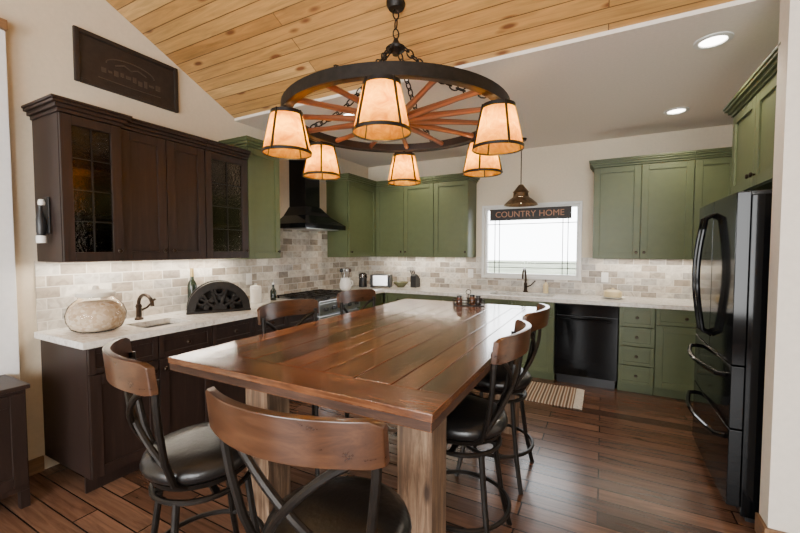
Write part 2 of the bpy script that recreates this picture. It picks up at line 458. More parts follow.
L90, R90 = R(90), -R(90)
uh = 2.285-1.385
def upd(w, n, h, kind='door', off=0):
    out = []
    for i in range(n):
        x0, x1 = off+w*i/n, off+w*(i+1)/n
        kx = x1-.035 if (i % 2 == 0) else x0+.035
        out.append((kind, x0, x1, .0, h, kx, .07))
    return out
cabinet('wall_cabinet', 'espresso wall cabinet with gridded glass door at the near end of the run', (XL+.36, 1.10, 1.385), L90, .335, .345, uh, upd(.335, 1, uh, 'glass'), M_esp, crown=(True, True), glass=True, grp='dark wall cabinets')
cabinet('wall_cabinet', 'espresso wall cabinet with two solid doors between the glass door cabinets', (XL+.33, 1.437, 1.385), L90, .63, .315, uh, upd(.63, 2, uh), M_esp, crown=(False, False), grp='dark wall cabinets')
cabinet('wall_cabinet', 'espresso glass door wall cabinet beside the green cabinet left of the hood', (XL+.33, 2.069, 1.385), L90, .43, .315, uh, upd(.43, 1, uh, 'glass'), M_esp, crown=(False, False), glass=True, grp='dark wall cabinets')
gh = 2.365-1.375
cabinet('wall_cabinet', 'narrow green wall cabinet between dark cabinets and black range hood', (XL+.33, 2.501, 1.375), L90, .395, .315, gh+.05, upd(.395, 1, gh+.05), M_green, crown=(True, True), grp='green wall cabinets')
cabinet('wall_cabinet', 'green corner wall cabinet right beside the range hood, facing sideways', (XL+.33, 4.07, 1.365), L90, 1.03, .33, gh, [('door', .02, .69, 0, gh, .06, .07)], M_green, crown=(True, False), grp='green wall cabinets')
cabinet('wall_cabinet', 'two door green wall cabinet above the toaster in the corner', (-2.91, 4.77, 1.365), 0, .90, .33, gh, upd(.90, 2, gh), M_green, crown=(False, False), grp='green wall cabinets')
cabinet('wall_cabinet', 'single door green wall cabinet just left of the window', (-2.01, 4.77, 1.365), 0, .48, .33, gh, upd(.48, 1, gh), M_green, crown=(False, True), grp='green wall cabinets')
cabinet('wall_cabinet', 'two door green wall cabinet just right of the window, above the dishwasher', (-.108, 4.77, 1.365), 0, .89, .33, gh, upd(.89, 2, gh), M_green, crown=(True, False), grp='green wall cabinets')
cabinet('wall_cabinet', 'green wall cabinet in the right corner, partly hidden by the refrigerator cabinet', (.784, 4.77, 1.365), 0, .665, .33, gh, upd(.665, 2, gh), M_green, crown=(False, False), grp='green wall cabinets')
fh = 2.395-1.84
cabinet('wall_cabinet', 'green two door cabinet mounted above the black refrigerator', (.81, 3.53, 1.84), R90, .93, .63, fh, upd(.93, 2, fh), M_green, crown=(True, True), grp='green wall cabinets')

def base_fronts(w, n, top=.885, toe=.10, dz=.16):
    out = []
    for i in range(n):
        x0, x1 = w*i/n, w*(i+1)/n
        out.append(('drawer', x0, x1, top-dz, top, (x0+x1)/2, top-dz/2))
        kx = x1-.035 if i % 2 == 0 else x0+.035
        out.append(('door', x0, x1, toe, top-dz, kx, top-dz-.07))
    return out
cabinet('base_cabinet', 'espresso base cabinet under the prep sink at the near end', (XL+.61, 1.10, 0), L90, .80, .598, .888, base_fronts(.80, 2), M_esp, toe=.10, open_top=True, grp='dark base cabinets')
cabinet('base_cabinet', 'espresso base cabinet between the prep sink cabinet and the range', (XL+.61, 1.902, 0), L90, 1.19, .598, .888, base_fronts(1.19, 3), M_esp, toe=.10, open_top=True, grp='dark base cabinets')
cabinet('base_cabinet', 'green base cabinet between the range and the room corner', (XL+.61, 3.87, 0), L90, .62, .598, .888, base_fronts(.62, 1), M_green, toe=.10, open_top=True, grp='green base cabinets')
cabinet('base_cabinet', 'green base cabinet behind the table, left of the sink cabinet', (-2.60, 4.5, 0), 0, 1.22, .588, .888, base_fronts(1.22, 3), M_green, toe=.10, open_top=True, grp='green base cabinets')
cabinet('base_cabinet', 'green sink base cabinet below the window, left of the dishwasher', (-1.375, 4.5, 0), 0, .915, .588, .888, base_fronts(.915, 2), M_green, toe=.10, open_top=True, grp='green base cabinets')
dw = [('drawer', 0, .31, z0, z1, .155, (z0+z1)/2) for z0, z1 in ((.10,.295),(.295,.49),(.49,.685),(.685,.885))]
cabinet('base_cabinet', 'narrow green stack of four drawers just right of the dishwasher', (.155, 4.5, 0), 0, .31, .588, .888, dw, M_green, toe=.10, open_top=True, grp='green base cabinets')
cabinet('base_cabinet', 'green base cabinet with doors between the drawer stack and the refrigerator', (.468, 4.5, 0), 0, .97, .588, .888, base_fronts(.97, 2), M_green, toe=.10, open_top=True, grp='green base cabinets')

# worktops
def holed(m, X0, X1, Y0, Y1, a0, a1, b0, b1, z0, z1):
    m.box(X0, X1, Y0, b0, z0, z1); m.box(X0, X1, b1, Y1, z0, z1); m.box(X0, a0, b0, b1, z0, z1); m.box(a1, X1, b0, b1, z0, z1)
m = MB(); holed(m, XL+.012, -2.61, 1.07, 3.095, -3.0, -2.72, 1.48, 1.80, .89, .93)
tag(m.build('worktop', M_granite), 'cream granite worktop over the dark base cabinets along the left wall', 'worktop')
m = MB(); m.box(XL+.012, -2.61, 3.865, YB-.012, .89, .93); holed(m, -2.61, XR-.005, 4.46, YB-.012, -1.22, -.50, 4.58, 4.94, .89, .93)
tag(m.build('worktop', M_granite), 'cream granite worktop running around the corner and under the window', 'worktop')
def sink(label, x0, x1, y0, y1):
    m = MB(); t = .008; z0, z1 = .72, .888
    m.box(x0-t, x1+t, y0-t, y0, z0, z1); m.box(x0-t, x1+t, y1, y1+t, z0, z1); m.box(x0-t, x0, y0, y1, z0, z1); m.box(x1, x1+t, y0, y1, z0, z1)
    m.box(x0-t, x1+t, y0-t, y1+t, z0-t, z0)
    tag(m.build('sink', M_steel), label, 'sink')
sink('small steel prep sink set in the worktop beside the cork jar', -3.0, -2.72, 1.48, 1.80)
sink('steel kitchen sink set in the worktop below the window', -1.22, -.50, 4.58, 4.94)
def faucet(label, loc, rz, h, reach):
    t = thing('faucet', label, 'faucet', loc, rz)
    m = MB(); m.lathe([(0,0), (.030,0), (.030,.012), (.020,.022), (.018,.09), (.023,.10), (.016,.12), (0,.122)], n=16); m.build('base', M_bronze, t)
    m = MB()
    pts = [(0,0,.10), (0,0,h*.62)] + [(0, -reach/2+reach/2*math.cos(a), h*.62+ (h*.38)*math.sin(a)) for a in [PI*k/10 for k in range(1, 10)]] + [(0,-reach,h*.58)]
    m.tube(pts, .013, 10); m.build('spout', M_bronze, t)
    m = MB(); m.tube([(.018,0,.07), (.06,0,.085), (.11,-.01,.14)], [.010,.008,.007], 8)
    m.lathe([(0,-.011), (.011,-.004), (.011,.004), (0,.011)], c=(.112,-.01,.143), n=10); m.build('lever', M_bronze, t)
faucet('oil rubbed bronze prep faucet on the left worktop by the cork jar', (-3.12, 1.64, .93), L90, .195, .18)
faucet('dark bronze kitchen faucet standing below the window', (-.86, 5.01, .93), 0, .30, .20)

# ------------------------------------------------------------------ appliances
f = thing('refrigerator', 'glossy black french door refrigerator with two bottom drawers', 'refrigerator', (.675, 3.535, 0), R90)
W = .91
BW = .007
MB().box(0, W, .002, .72, .03, 1.75).build('body', M_black, f, bevel=.006)
MB().box(.02, W-.02, .03, .69, 0, .03).build('base_grille', M_blackm, f)
def bowed(x0, x1, z0, z1, nm, parent):
    n = 10; d0 = .058
    poly = [(x0+(x1-x0)*i/n, -d0-BW*(1-((x0+(x1-x0)*i/n-W/2)/(W/2))**2)) for i in range(n+1)] + [(x1, 0), (x0, 0)]
    return MB().prism(poly, 'z', z0, z1).build(nm, M_black, parent, bevel=.004, ang=50)
def yb(x): return -.058-BW*(1-((x-W/2)/(W/2))**2)
for (x0, x1, hx) in ((.003, W/2-.003, W/2-.05), (W/2+.003, W-.003, W/2+.05)):
    d = bowed(x0, x1, .845, 1.765, 'door', f)
    m = MB(); y = yb(hx)
    m.tube([(hx, y, 1.68), (hx, y-.045, 1.655)] + [(hx, y-.045-.035*math.sin(PI*k/10), 1.655-.70*k/10) for k in range(1, 10)] + [(hx, y-.045, .955), (hx, y, .93)], .013, 10)
    m.build('handle', M_black, d)
for (z0, z1) in ((.50, .838), (.075, .493)):
    d = bowed(.003, W-.003, z0, z1, 'drawer', f)
    m = MB(); z = z1-.07; y = yb(.1)
    m.tube([(.08, yb(.08), z), (.10, y-.04, z)] + [(.10+(W-.2)*k/10, y-.04-.05*math.sin(PI*k/10), z) for k in range(1, 10)] + [(W-.10, y-.04, z), (W-.08, yb(.08), z)], .013, 10)
    m.build('handle', M_black, d)
MB().box(.06, .14, -.03, .10, 1.75, 1.775).build('hinge_cover', M_blackm, f, bevel=.004)
MB().box(W-.14, W-.06, -.03, .10, 1.75, 1.775).build('hinge_cover', M_blackm, f, bevel=.004)

d = thing('dishwasher', 'black dishwasher built in between sink cabinet and drawer stack', 'dishwasher', (-.453, 4.5, 0), 0)
MB().box(.003, .60, .0, .57, .10, .885).build('body', M_blackm, d)
MB().box(.02, .585, .05, .065, 0, .10).build('toe_kick', M_blackm, d)
dd = MB().box(.004, .599, -.03, -.001, .11, .755).build('door', M_black, d, bevel=.004)
MB().box(.004, .599, -.032, -.001, .762, .882).build('control_panel', M_black, d, bevel=.004)
m = MB(); m.tube([(.06,-.03,.72), (.06,-.065,.72), (.54,-.065,.72), (.54,-.03,.72)], .010, 8); m.build('handle', M_black, dd)

r = thing('gas_range', 'stainless gas range with black grates below the range hood', 'range', (-2.63, 3.10, 0), L90)
W2 = .76
MB().box(.003, W2-.003, 0, .60, .08, .90).build('body', M_steel, r, bevel=.004)
MB().box(.02, W2-.02, .05, .07, 0, .08).build('toe_kick', M_blackm, r)
MB().box(.003, W2-.003, -.045, .605, .90, .925).build('cooktop', M_steel, r, bevel=.005)
MB().box(.003, W2-.003, -.045, -.001, .775, .899).build('control_panel', M_steel, r, bevel=.005)
od = MB().box(.01, W2-.01, -.035, -.001, .26, .76).build('oven_door', M_steel, r, bevel=.006)
MB().box(.12, W2-.12, -.038, -.034, .36, .62).build('oven_window', M_black, od)
m = MB(); m.tube([(.07,-.035,.71), (.07,-.08,.71), (W2-.07,-.08,.71), (W2-.07,-.035,.71)], .012, 8); m.build('handle', M_steel, od)
MB().box(.01, W2-.01, -.03, -.001, .09, .25).build('drawer', M_steel, r, bevel=.006)
for k in range(5):
    m = MB(); m.lathe([(0,0), (.022,0), (.022,.012), (.017,.030), (0,.031)], n=14, M=Matrix.Translation((.10+.14*k, -.046, .835)) @ Matrix.Rotation(R(90), 4, 'X')); m.build('control_knob', M_blackm, r)
for i in range(3):
    m = MB(); x0 = .02+.24*i; x1 = x0+.235
    for x in (x0+.01, (x0+x1)/2, x1-.01): m.box(x-.007, x+.007, .03, .57, .945, .962)
    for y in (.035, .17, .30, .43, .565): m.box(x0, x1, y-.007, y+.007, .943, .960)
    for x in (x0+.01, x1-.01):
        for y in (.04, .56): m.box(x-.007, x+.007, y-.007, y+.007, .924, .945)
    m.build('grate', M_iron, r)
    for y in (.17, .43):
        m = MB(); m.lathe([(0,.0), (.045,0), (.045,.008), (.025,.014), (0,.014)], c=((x0+x1)/2, y, .925), n=16); m.build('burner', M_blackm, r)

h = thing('range_hood', 'black chimney range hood on the tiled wall above the range', 'range hood', (XL+.013, 3.50, 1.70), 0)
m = MB()
y0, y1, D = -.36, .36, .45
V = lambda x, y, z: m.bm.verts.new((x, y, z))
lo = [V(0,y0,0), V(D,y0,0), V(D,y1,0), V(0,y1,0)]
l2 = [V(0,y0,.05), V(D,y0,.05), V(D,y1,.05), V(0,y1,.05)]
mid = [V(0,-.22,.15), V(.33,-.22,.15), V(.33,.22,.15), V(0,.22,.15)]
up = [V(0,-.13,.26), V(.25,-.13,.26), V(.25,.13,.26), V(0,.13,.26)]
m.face(lo[::-1])
for A, B in ((lo, l2), (l2, mid), (mid, up)):
    for k in range(4): m.face([A[k], A[(k+1)%4], B[(k+1)%4], B[k]])
m.face(up)
m.build('canopy', M_black, h, ang=20, smooth=False)
MB().box(0, .245, -.125, .125, .262, CH-1.70-.002).build('chimney', M_black, h, bevel=.003)
MB().box(.06, .40, -.28, .28, -.006, -.001).build('filter', M_steel, h)

# ------------------------------------------------------------------ table
TX0, TX1, TY0, TY1, TZ = -1.79, -.45, 1.06, 3.52, .96
t = thing('dining_table', 'large reclaimed plank table with glossy brown top and thick post legs', 'table', ((TX0+TX1)/2, (TY0+TY1)/2, 0))
hx, hy = (TX1-TX0)/2, (TY1-TY0)/2
m = MB()
th = .028; EB = .17; SB = .13
m.box(-hx, hx, -hy, -hy+EB-.002, TZ-th, TZ, 1); m.box(-hx, hx, hy-EB+.002, hy, TZ-th, TZ, 1)
xs = [-hx, -hx+SB]
n = 8
for i in range(1, n+1): xs.append(-hx+SB+(2*hx-2*SB)*i/n + (random.uniform(-.03,.03) if i < n else 0))
xs.append(hx)
for a, b_ in zip(xs[:-1], xs[1:]):
    m.box(a+.0018, b_-.0018, -hy+EB, hy-EB, TZ-th, TZ-random.uniform(0,.001), 0)
m.box(-hx+.004, hx-.004, -hy+.004, hy-.004, TZ-.062, TZ-.014, 2)      # thick dark core, rough outer edge, seen in the joints
m.build('tabletop', [M_tabY, M_tabX, M_edge], t, bevel=.0035)
th = .062
m = MB(); z0, z1 = TZ-th-.10, TZ-th-.001
m.box(-hx+.16, hx-.16, -hy+.33, -hy+.37, z0, z1); m.box(-hx+.16, hx-.16, hy-.37, hy-.33, z0, z1)
m.box(-hx+.18, -hx+.22, -hy+.37, hy-.37, z0, z1); m.box(hx-.22, hx-.18, -hy+.37, hy-.37, z0, z1)
m.build('apron', M_post, t, bevel=.004)
for sx in (-1, 1):
    for sy in (-1, 1):
        cx, cy = sx*(hx-.215), sy*(hy-.40)
        MB().box(cx-.08, cx+.08, cy-.08, cy+.08, 0, TZ-th-.0015).build('leg', M_post, t, bevel=.006)

# condiment caddy at far end of the table
KX, KY = -1.07, 3.34
k = thing('condiment_caddy', 'small black wire caddy on the far end of the plank table', 'caddy', (KX, KY, TZ), R(25))
m = MB(); m.box(-.13, .13, -.07, .07, 0, .006)
for z in (.03, .055): m.tube([(-.13,-.07,z), (.13,-.07,z), (.13,.07,z), (-.13,.07,z)], .004, 6, closed=True)
for x in (-.13, .13):
    for y in (-.07, .07): m.tube([(x,y,0), (x,y,.055)], .004, 6)
m.tube([(0,0,0), (0,0,.105)], .004, 6); m.tube([(.022*math.cos(2*PI*i/12), 0, .122+.022*math.sin(2*PI*i/12)) for i in range(12)], .0035, 6, closed=True)
m.build('rack', M_iron, k)
jl = [('small jar with brown filling in the caddy, left end', (-.085, -.03), (.09,.035,.02), M_blackm), ('white lidded shaker in the caddy, middle', (-.035, .025), (.5,.48,.44), M_white), ('small dark pepper jar in the caddy, right end', (.085, -.025), (.03,.022,.02), M_blackm), ('amber sauce jar in the caddy, back row', (.04, .035), (.14,.05,.02), M_blackm)]
cs, sn = math.cos(R(25)), math.sin(R(25))
for i, (lb, (x, y), c, lm) in enumerate(jl):
    j = thing('jar', lb, 'jar', (KX+x*cs-y*sn, KY+x*sn+y*cs, TZ+.0065), 0, 'jars in the table caddy')
    MB().lathe([(0,0), (.025,0), (.027,.01), (.027,.05), (.020,.065), (.020,.07), (0,.07)], n=16).build('body', plain('jar_%d' % i, c, .15), j)
    MB().lathe([(0,.0705), (.022,.0705), (.022,.086), (0,.088)], n=16).build('lid', lm, j)

# ------------------------------------------------------------------ stools
def make_stool(label):
    s = thing('bar_stool', label, 'stool', (0,0,0), 0, 'stools around the plank table')
    MB().lathe([(0,.596), (.195,.596), (.215,.612), (.222,.632), (.213,.655), (.185,.668), (.10,.673), (0,.674)], n=32).build('seat', M_leather, s, ang=70)
    m = MB(); m.lathe([(0,.535), (.08,.535), (.08,.560), (.19,.572), (.20,.595), (0,.5955)], n=28); m.build('swivel_plate', M_iron, s)
    m = MB(); m.tube([(.185*math.cos(2*PI*i/28), .185*math.sin(2*PI*i/28), .525) for i in range(28)], .011, 8, closed=True)
    m.box(-.185, .185, -.012, .012, .522, .534); m.box(-.012, .012, -.185, .185, .5225, .5345); m.build('seat_frame', M_iron, s)
    for sx in (-1, 1):
        for sy in (-1, 1):
            m = MB(); m.tube([(sx*.13, sy*.13, .525), (sx*.142, sy*.142, .40), (sx*.165, sy*.165, .20), (sx*.20, sy*.20, .012), (sx*.205, sy*.205, 0)], .0135, 8); m.build('leg', M_iron, s)
    m = MB(); m.tube([(.232*math.cos(2*PI*i/32), .232*math.sin(2*PI*i/32), .205) for i in range(32)], .011, 8, closed=True); m.build('foot_ring', M_iron, s)
    for sx in (-1, 1):
        m = MB(); m.tube([(sx*.155, -.10, .583), (sx*.178, -.145, .62), (sx*.200, -.175, .72), (sx*.222, -.195, .85), (sx*.236, -.203, .95), (sx*.240, -.205, 1.03)], .0125, 8); m.build('back_post', M_iron, s)
    for sx in (-1, 1):
        pts = []
        for i in range(13):
            u = i/12
            x = sx*(-.232 + .40*u**.9)
            z = 1.0 - .40*(u**1.35)
            y = -.215 - .05*math.sin(PI*u) + .09*u*u
            pts.append((x, y + sx*.006, z))
        m = MB(); m.tube(pts, .0115, 8); m.build('back_bar', M_iron, s)
    m = MB(); rows = []
    N = 20
    for i in range(N+1):
        tt = -1+2*i/N
        x = .268*tt; y = -.300+.090*tt*tt
        zb = .985+.008*(1-tt*tt)-.004*abs(tt)**6; zt = 1.094+.010*(1-tt*tt)
        if abs(tt) > .9: zt -= .012*(abs(tt)-.9)/.1; zb += .008*(abs(tt)-.9)/.1
        rows.append([m.bm.verts.new(p) for p in ((x, y-.012, zb), (x, y+.013, zb), (x, y+.003, zt), (x, y-.022, zt))])
    for A, B in zip(rows[:-1], rows[1:]):
        for q in range(4): m.face([A[q], A[(q+1)%4], B[(q+1)%4], B[q]])
    m.face(rows[0][::-1]); m.face(rows[-1])
    m.build('back_rail', M_rail, s, bevel=.004)
    return s
S0 = make_stool('bar stool nearest the camera, wooden back rail across the table front corner')
S0.location = (-.69, .905, 0); S0.rotation_euler.z = R(4)
for (x, y, a, lb) in ((-1.455, 1.00, -20, 'bar stool at the left front corner of the table, black seat in view'),
                      (-1.68, 1.96, -92, 'bar stool on the left side of the table, nearer of that side'),
                      (-1.68, 2.78, -92, 'bar stool on the left side of the table, nearest the range'),
                      (-.61, 1.82, 92, 'bar stool on the right side of the table, nearer of that side'),
                      (-.61, 2.52, 90, 'bar stool on the right side of the table, closer to the striped rug')):
    s = copy_tree(S0); s.location = (x, y, 0); s.rotation_euler.z = R(a); s['label'] = lb

# ------------------------------------------------------------------ wagon wheel chandelier
CXc, CYc, CZ = -1.175, 2.165, 2.28
YAW = R(27.9)
c = thing('chandelier', 'wagon wheel chandelier with six amber shades hanging over the table', 'chandelier', (CXc, CYc, CZ), YAW)
RR = .685
MB().lathe([(RR+.012,-.031), (RR+.012,.031), (RR-.002,.031), (RR-.002,-.031)], n=72, closed=True).build('iron_rim', M_iron, c, ang=40)
MB().lathe([(RR-.003,-.028), (RR-.003,.028), (RR-.046,.025), (RR-.046,-.025)], n=72, closed=True).build('wooden_rim', M_esp, c, ang=40)
MB().lathe([(0,-.085), (.045,-.085), (.06,-.06), (.085,-.045), (.09,.03), (.065,.05), (.05,.085), (0,.085)], n=24).build('hub', M_spoke, c)
m = MB()
for z in (-.062, .045): m.lathe([(.070,z), (.070,z+.016), (.052,z+.016), (.052,z)], n=24, closed=True)
m.build('hub_band', M_iron, c)
for i in range(14):
    a = 2*PI*i/14+.1
    o = MB().tube([(.075,0,0), (.16,0,0), (.30,0,0), (.5,0,0), (RR-.042,0,0)], [.018,.023,.019,.015,.018], 8).build('spoke', M_spoke, c)
    o.rotation_euler.z = a
def pos(a, r): return Vector((r*math.sin(a), -r*math.cos(a), 0))
def link(m, p, d, roll, L=.031, Wd=.019, r=.0048):
    d = d.normalized()
    u = d.cross(Vector((0,0,1)));
    if u.length < .01: u = Vector((1,0,0))
    u.normalize(); v = d.cross(u)
    s_ = u*math.cos(roll)+v*math.sin(roll)
    m.tube([p + d*L*math.cos(2*PI*k/10) + s_*Wd*math.sin(2*PI*k/10) for k in range(10)], r, 5, closed=True)
def chain(m, pts):
    P = [Vector(p) for p in pts]
    seg = [(P[i+1]-P[i]).length for i in range(len(P)-1)]
    tot = sum(seg); n = max(2, int(tot/.046))
    for j in range(n):
        s_ = tot*(j+.5)/n; i = 0
        while s_ > seg[i] and i < len(seg)-1: s_ -= seg[i]; i += 1
        link(m, P[i].lerp(P[i+1], s_/seg[i]), P[i+1]-P[i], (j % 2)*PI/2+.4)
for a in (65, 155, 245, 335):
    a = R(a); e = pos(a, RR-.02)+Vector((0,0,.042)); s_ = pos(a, .05)+Vector((0,0,.44))
    pts = []
    for q in range(9):
        u = q/8; p = s_.lerp(e, u); p.z -= .09*math.sin(PI*u); pts.append(p)
    m = MB(); chain(m, pts); m.build('chain', M_iron, c)
    m = MB(); m.tube([e+Vector((0,0,.0)), e-Vector((0,0,.02))], .008, 8); m.build('chain_eye', M_iron, c)
topz = VH+VS*(VY-CYc)-CZ
m = MB(); chain(m, [(0,0,.50), (0,0,topz-.035)]); m.build('chain', M_iron, c)
MB().lathe([(0,.40), (.020,.40), (.028,.415), (.055,.43), (.06,.445), (.045,.455), (.022,.475), (.012,.50), (0,.505)], n=20).build('chain_hub', M_iron, c)
MB().lathe([(0,topz-.04), (.045,topz-.035), (.06,topz-.01), (.06,topz+.015), (0,topz+.015)], n=20).build('ceiling_canopy', M_iron, c)
for i in range(6):
    p = pos(R(-5+60*i), RR-.015)
    ST, SB_ = -.052, -.283
    sh = MB().lathe([(.084, ST), (.134, SB_)], c=(p.x, p.y, 0), n=32).build('lamp_shade', M_mica, c)
    m = MB()
    for (r_, z, w_) in ((.0855, ST-.010, .021), (.1325, SB_+.007, .016)):
        m.lathe([(r_+.003,z-w_/2), (r_+.003,z+w_/2), (r_,z+w_/2), (r_,z-w_/2)], c=(p.x, p.y, 0), n=32, closed=True)
    for q in range(4):
        a = R(-5+60*i)+PI/4+q*PI/2
        d1 = Vector((math.sin(a), -math.cos(a), 0))
        A = p+d1*.088+Vector((0,0,ST)); B = p+d1*.1375+Vector((0,0,SB_))
        m.tube([A, B], .0062, 6)
        m.tube([p+d1*.012+Vector((0,0,ST-.006)), p+d1*.086+Vector((0,0,ST-.006))], .004, 6)
    m.build('shade_frame', M_iron, sh)
    m = MB(); m.tube([(p.x,p.y,-.026), (p.x,p.y,ST-.03)], .010, 8); m.lathe([(0,0), (.02,0), (.02,-.055), (0,-.055)], c=(p.x,p.y,ST-.02), n=14); m.build('lamp_stem', M_iron, c)
    MB().lathe([(0,0), (.012,-.002), (.028,-.035), (.030,-.055), (.020,-.078), (0,-.086)], c=(p.x,p.y,ST-.077), n=16).build('bulb', M_bulb, c)

# pendant over sink
pz = CH-1.98
p = thing('pendant_lamp', 'small aged bronze bell pendant hanging in front of the window', 'lamp', (-.86, 4.62, 1.98))
MB().lathe([(.19,0), (.185,.012), (.13,.065), (.10,.085)], n=28).build('shade', M_agedbr, p)
MB().lathe([(.10,.0855), (.088,.095), (.082,.14), (.090,.15), (.075,.17), (.05,.20), (.025,.235), (0,.24)], n=28).build('shade_cap', M_agedbr, p)
m = MB(); m.tube([(0,0,.235), (0,0,pz-.02)], .006, 8); m.build('rod', M_bronze, p)
MB().lathe([(0,pz-.03), (.05,pz-.025), (.06,pz-.001), (0,pz-.001)], n=20).build('ceiling_canopy', M_bronze, p)
MB().lathe([(0,.02), (.02,.025), (.034,.05), (.02,.11), (0,.115)], n=16).build('bulb', emis('pendant_bulb', (1,.72,.45), 30), p)

# recessed lights
for (x, y, lb) in ((.566, 3.02, 'recessed ceiling light nearest the refrigerator cabinet'), (.566, 4.36, 'recessed ceiling light before the right corner wall cabinets'), (-2.15, 3.06, 'recessed ceiling light left of the wheel chandelier, near the hood'), (-2.15, 4.36, 'recessed ceiling light near the corner of the green wall cabinets')):
    t = thing('recessed_light', lb, 'ceiling light', (x, y, CH), 0, 'recessed ceiling lights')
    MB().lathe([(.068,-.004), (.072,-.010), (.098,-.006), (.098,0), (.068,0)], n=32, closed=True).build('trim_ring', M_vinyl, t)
    MB().lathe([(0,-.003), (.067,-.003), (.067,0), (0,0)], n=32).build('lens', M_lens, t)

# ------------------------------------------------------------------ signs
def text_mesh(txt, size, name, mat, parent, loc, rot, ext=.003):
    cu = bpy.data.curves.new(name, 'FONT'); cu.body = txt; cu.size = size; cu.extrude = ext; cu.align_x = 'CENTER'; cu.align_y = 'CENTER'
    tmp = bpy.data.objects.new(name+'_tmp', cu); COL.objects.link(tmp)
    bpy.context.view_layer.update()
    me = bpy.data.meshes.new_from_object(tmp.evaluated_get(bpy.context.evaluated_depsgraph_get()))
    bpy.data.objects.remove(tmp); bpy.data.curves.remove(cu)
    me.materials.clear(); me.materials.append(mat)
    o = bpy.data.objects.new(name, me); COL.objects.link(o); o.parent = parent; o.location = loc; o.rotation_euler = rot
    return o
s = thing('window_sign', 'black wooden sign reading COUNTRY HOME across the window top', 'sign', (-.85, YB+.03, 1.845))
MB().box(-.50, .50, -.022, -.001, 0, .15).build('board', M_signblk, s, bevel=.004)
text_mesh('COUNTRY', .106, 'lettering', M_red, s, (-.17, -.0235, .075), (R(90),0,0), .0012)
text_mesh('HOME', .106, 'lettering', M_red, s, (.27, -.0235, .075), (R(90),0,0), .0012)

s = thing('wall_plaque', 'dark framed wooden plaque on the wall above the espresso cabinets', 'sign', (XL+.002, 1.70, 2.63), L90)
MB().box(-.345, .345, -.014, -.001, .015, .355).build('panel', M_plq, s)
m = MB(); frame_rect(m, -.365, .365, 0, .37, .032, -.028, -.001); m.build('frame', M_plq, s, bevel=.006)
m = MB()
x = -.20
random.seed(9)
while x < .20:                                   # worn carving, not readable
    wd = random.uniform(.022, .04)
    m.box(x, x+wd, -.0165, -.0138, random.choice((.115,.125,.135)), random.choice((.150,.158,.165)))
    x += wd+.014
m.tube([(.17*math.cos(a), -.0155, .20+.06*math.sin(a)) for a in [PI*k/16 for k in range(17)]], .004, 6)
m.tube([(-.11,-.0155,.20), (-.05,-.0155,.225), (0,-.0155,.205), (.05,-.0155,.225), (.11,-.0155,.20)], .005, 6)
m.tube([(-.22,-.0155,.08), (0,-.0155,.075), (.22,-.0155,.08)], .003, 6)
m.build('carving', M_plqtxt, s)

s = thing('hanging_ornament', 'small black and white ornament hanging on the dark cabinet end panel', 'ornament', (XL+.20, 1.0985, 1.50))
MB().box(-.035, .035, -.012, -.001, .06, .29).build('plate', M_blackm, s, bevel=.005)
MB().lathe([(0,0), (.018,.0), (.024,.02), (.024,.10), (.011,.15), (.011,.18), (0,.18)], c=(0,-.037,.05), n=16).build('bottle_shape', M_blackm, s)
MB().lathe([(0,.0), (.026,0), (.026,.045), (.022,.045), (0,.045)], c=(0,-.037,.003), n=16).build('white_cup', M_white, s)
MB().lathe([(0,0), (.016,.0), (.019,.015), (.014,.035), (0,.04)], c=(0,-.031,.235), n=14).build('white_cap', M_white, s)

# ------------------------------------------------------------------ things on the worktops
CT = .93
JX, JY = -2.95, 1.29
j = thing('glass_jar', 'big squat glass jar of corks with pale lid on left worktop', 'jar', (JX, JY, CT+.0005))
MB().lathe([(0,0), (.105,0), (.138,.02), (.160,.07), (.163,.115), (.146,.165), (.112,.200), (.095,.212), (.095,.225)], n=36).build('body', M_glass, j, ang=60)
MB().lathe([(0,.2255), (.103,.2255), (.108,.232), (.104,.252), (.06,.266), (.02,.270), (.018,.283), (.014,.295), (0,.297)], n=32).build('lid', M_lid, j, ang=60)
o = MB().lathe([(0,.006), (.100,.006), (.132,.025), (.154,.072), (.157,.115), (.140,.160), (.10,.190), (0,.196)], n=36).build('corks', M_cork, None, ang=70)
o.location = (JX, JY, CT); tag(o, 'tan wine corks filling the squat glass jar', 'corks'); o['kind'] = 'stuff'

s = thing('wine_rack', 'black iron half wheel wine rack standing against the tiled wall', 'wine rack', (-2.95, 2.20, CT), R(58))
m = MB(); m.box(-.25, .25, -.10, .10, 0, .022); m.build('base', M_iron, s, bevel=.004)
for y in (-.095, .045):
    MB().band(.185, .245, 0, PI, y, y+.05, n=28, c=(0,.020)).build('half_rim', M_iron, s)
MB().band(.002, .187, 0, PI, .060, .075, n=24, c=(0,.020)).build('back_plate', M_iron, s)
MB().band(.085, .120, 0, PI, -.07, .058, n=20, c=(0,.020)).build('inner_hoop', M_iron, s)
for k in range(1, 5):
    a = PI*k/5
    MB().tube([(.05*math.cos(a), -.07, .020+.05*math.sin(a)), (.21*math.cos(a), -.07, .020+.21*math.sin(a))], .017, 8).build('spoke', M_iron, s)
MB().band(.001, .06, 0, PI, -.08, .058, n=16, c=(0,.020)).build('hub', M_iron, s)
m = MB()
for k in range(3):
    a = PI*(k+.5)/5*1.667-.0
    m.band(.026, .042, 0, 2*PI, -.09, .05, n=18, c=(.155*math.cos(a), .030+.155*math.sin(a)))
m.build('bottle_ring', M_iron, s)
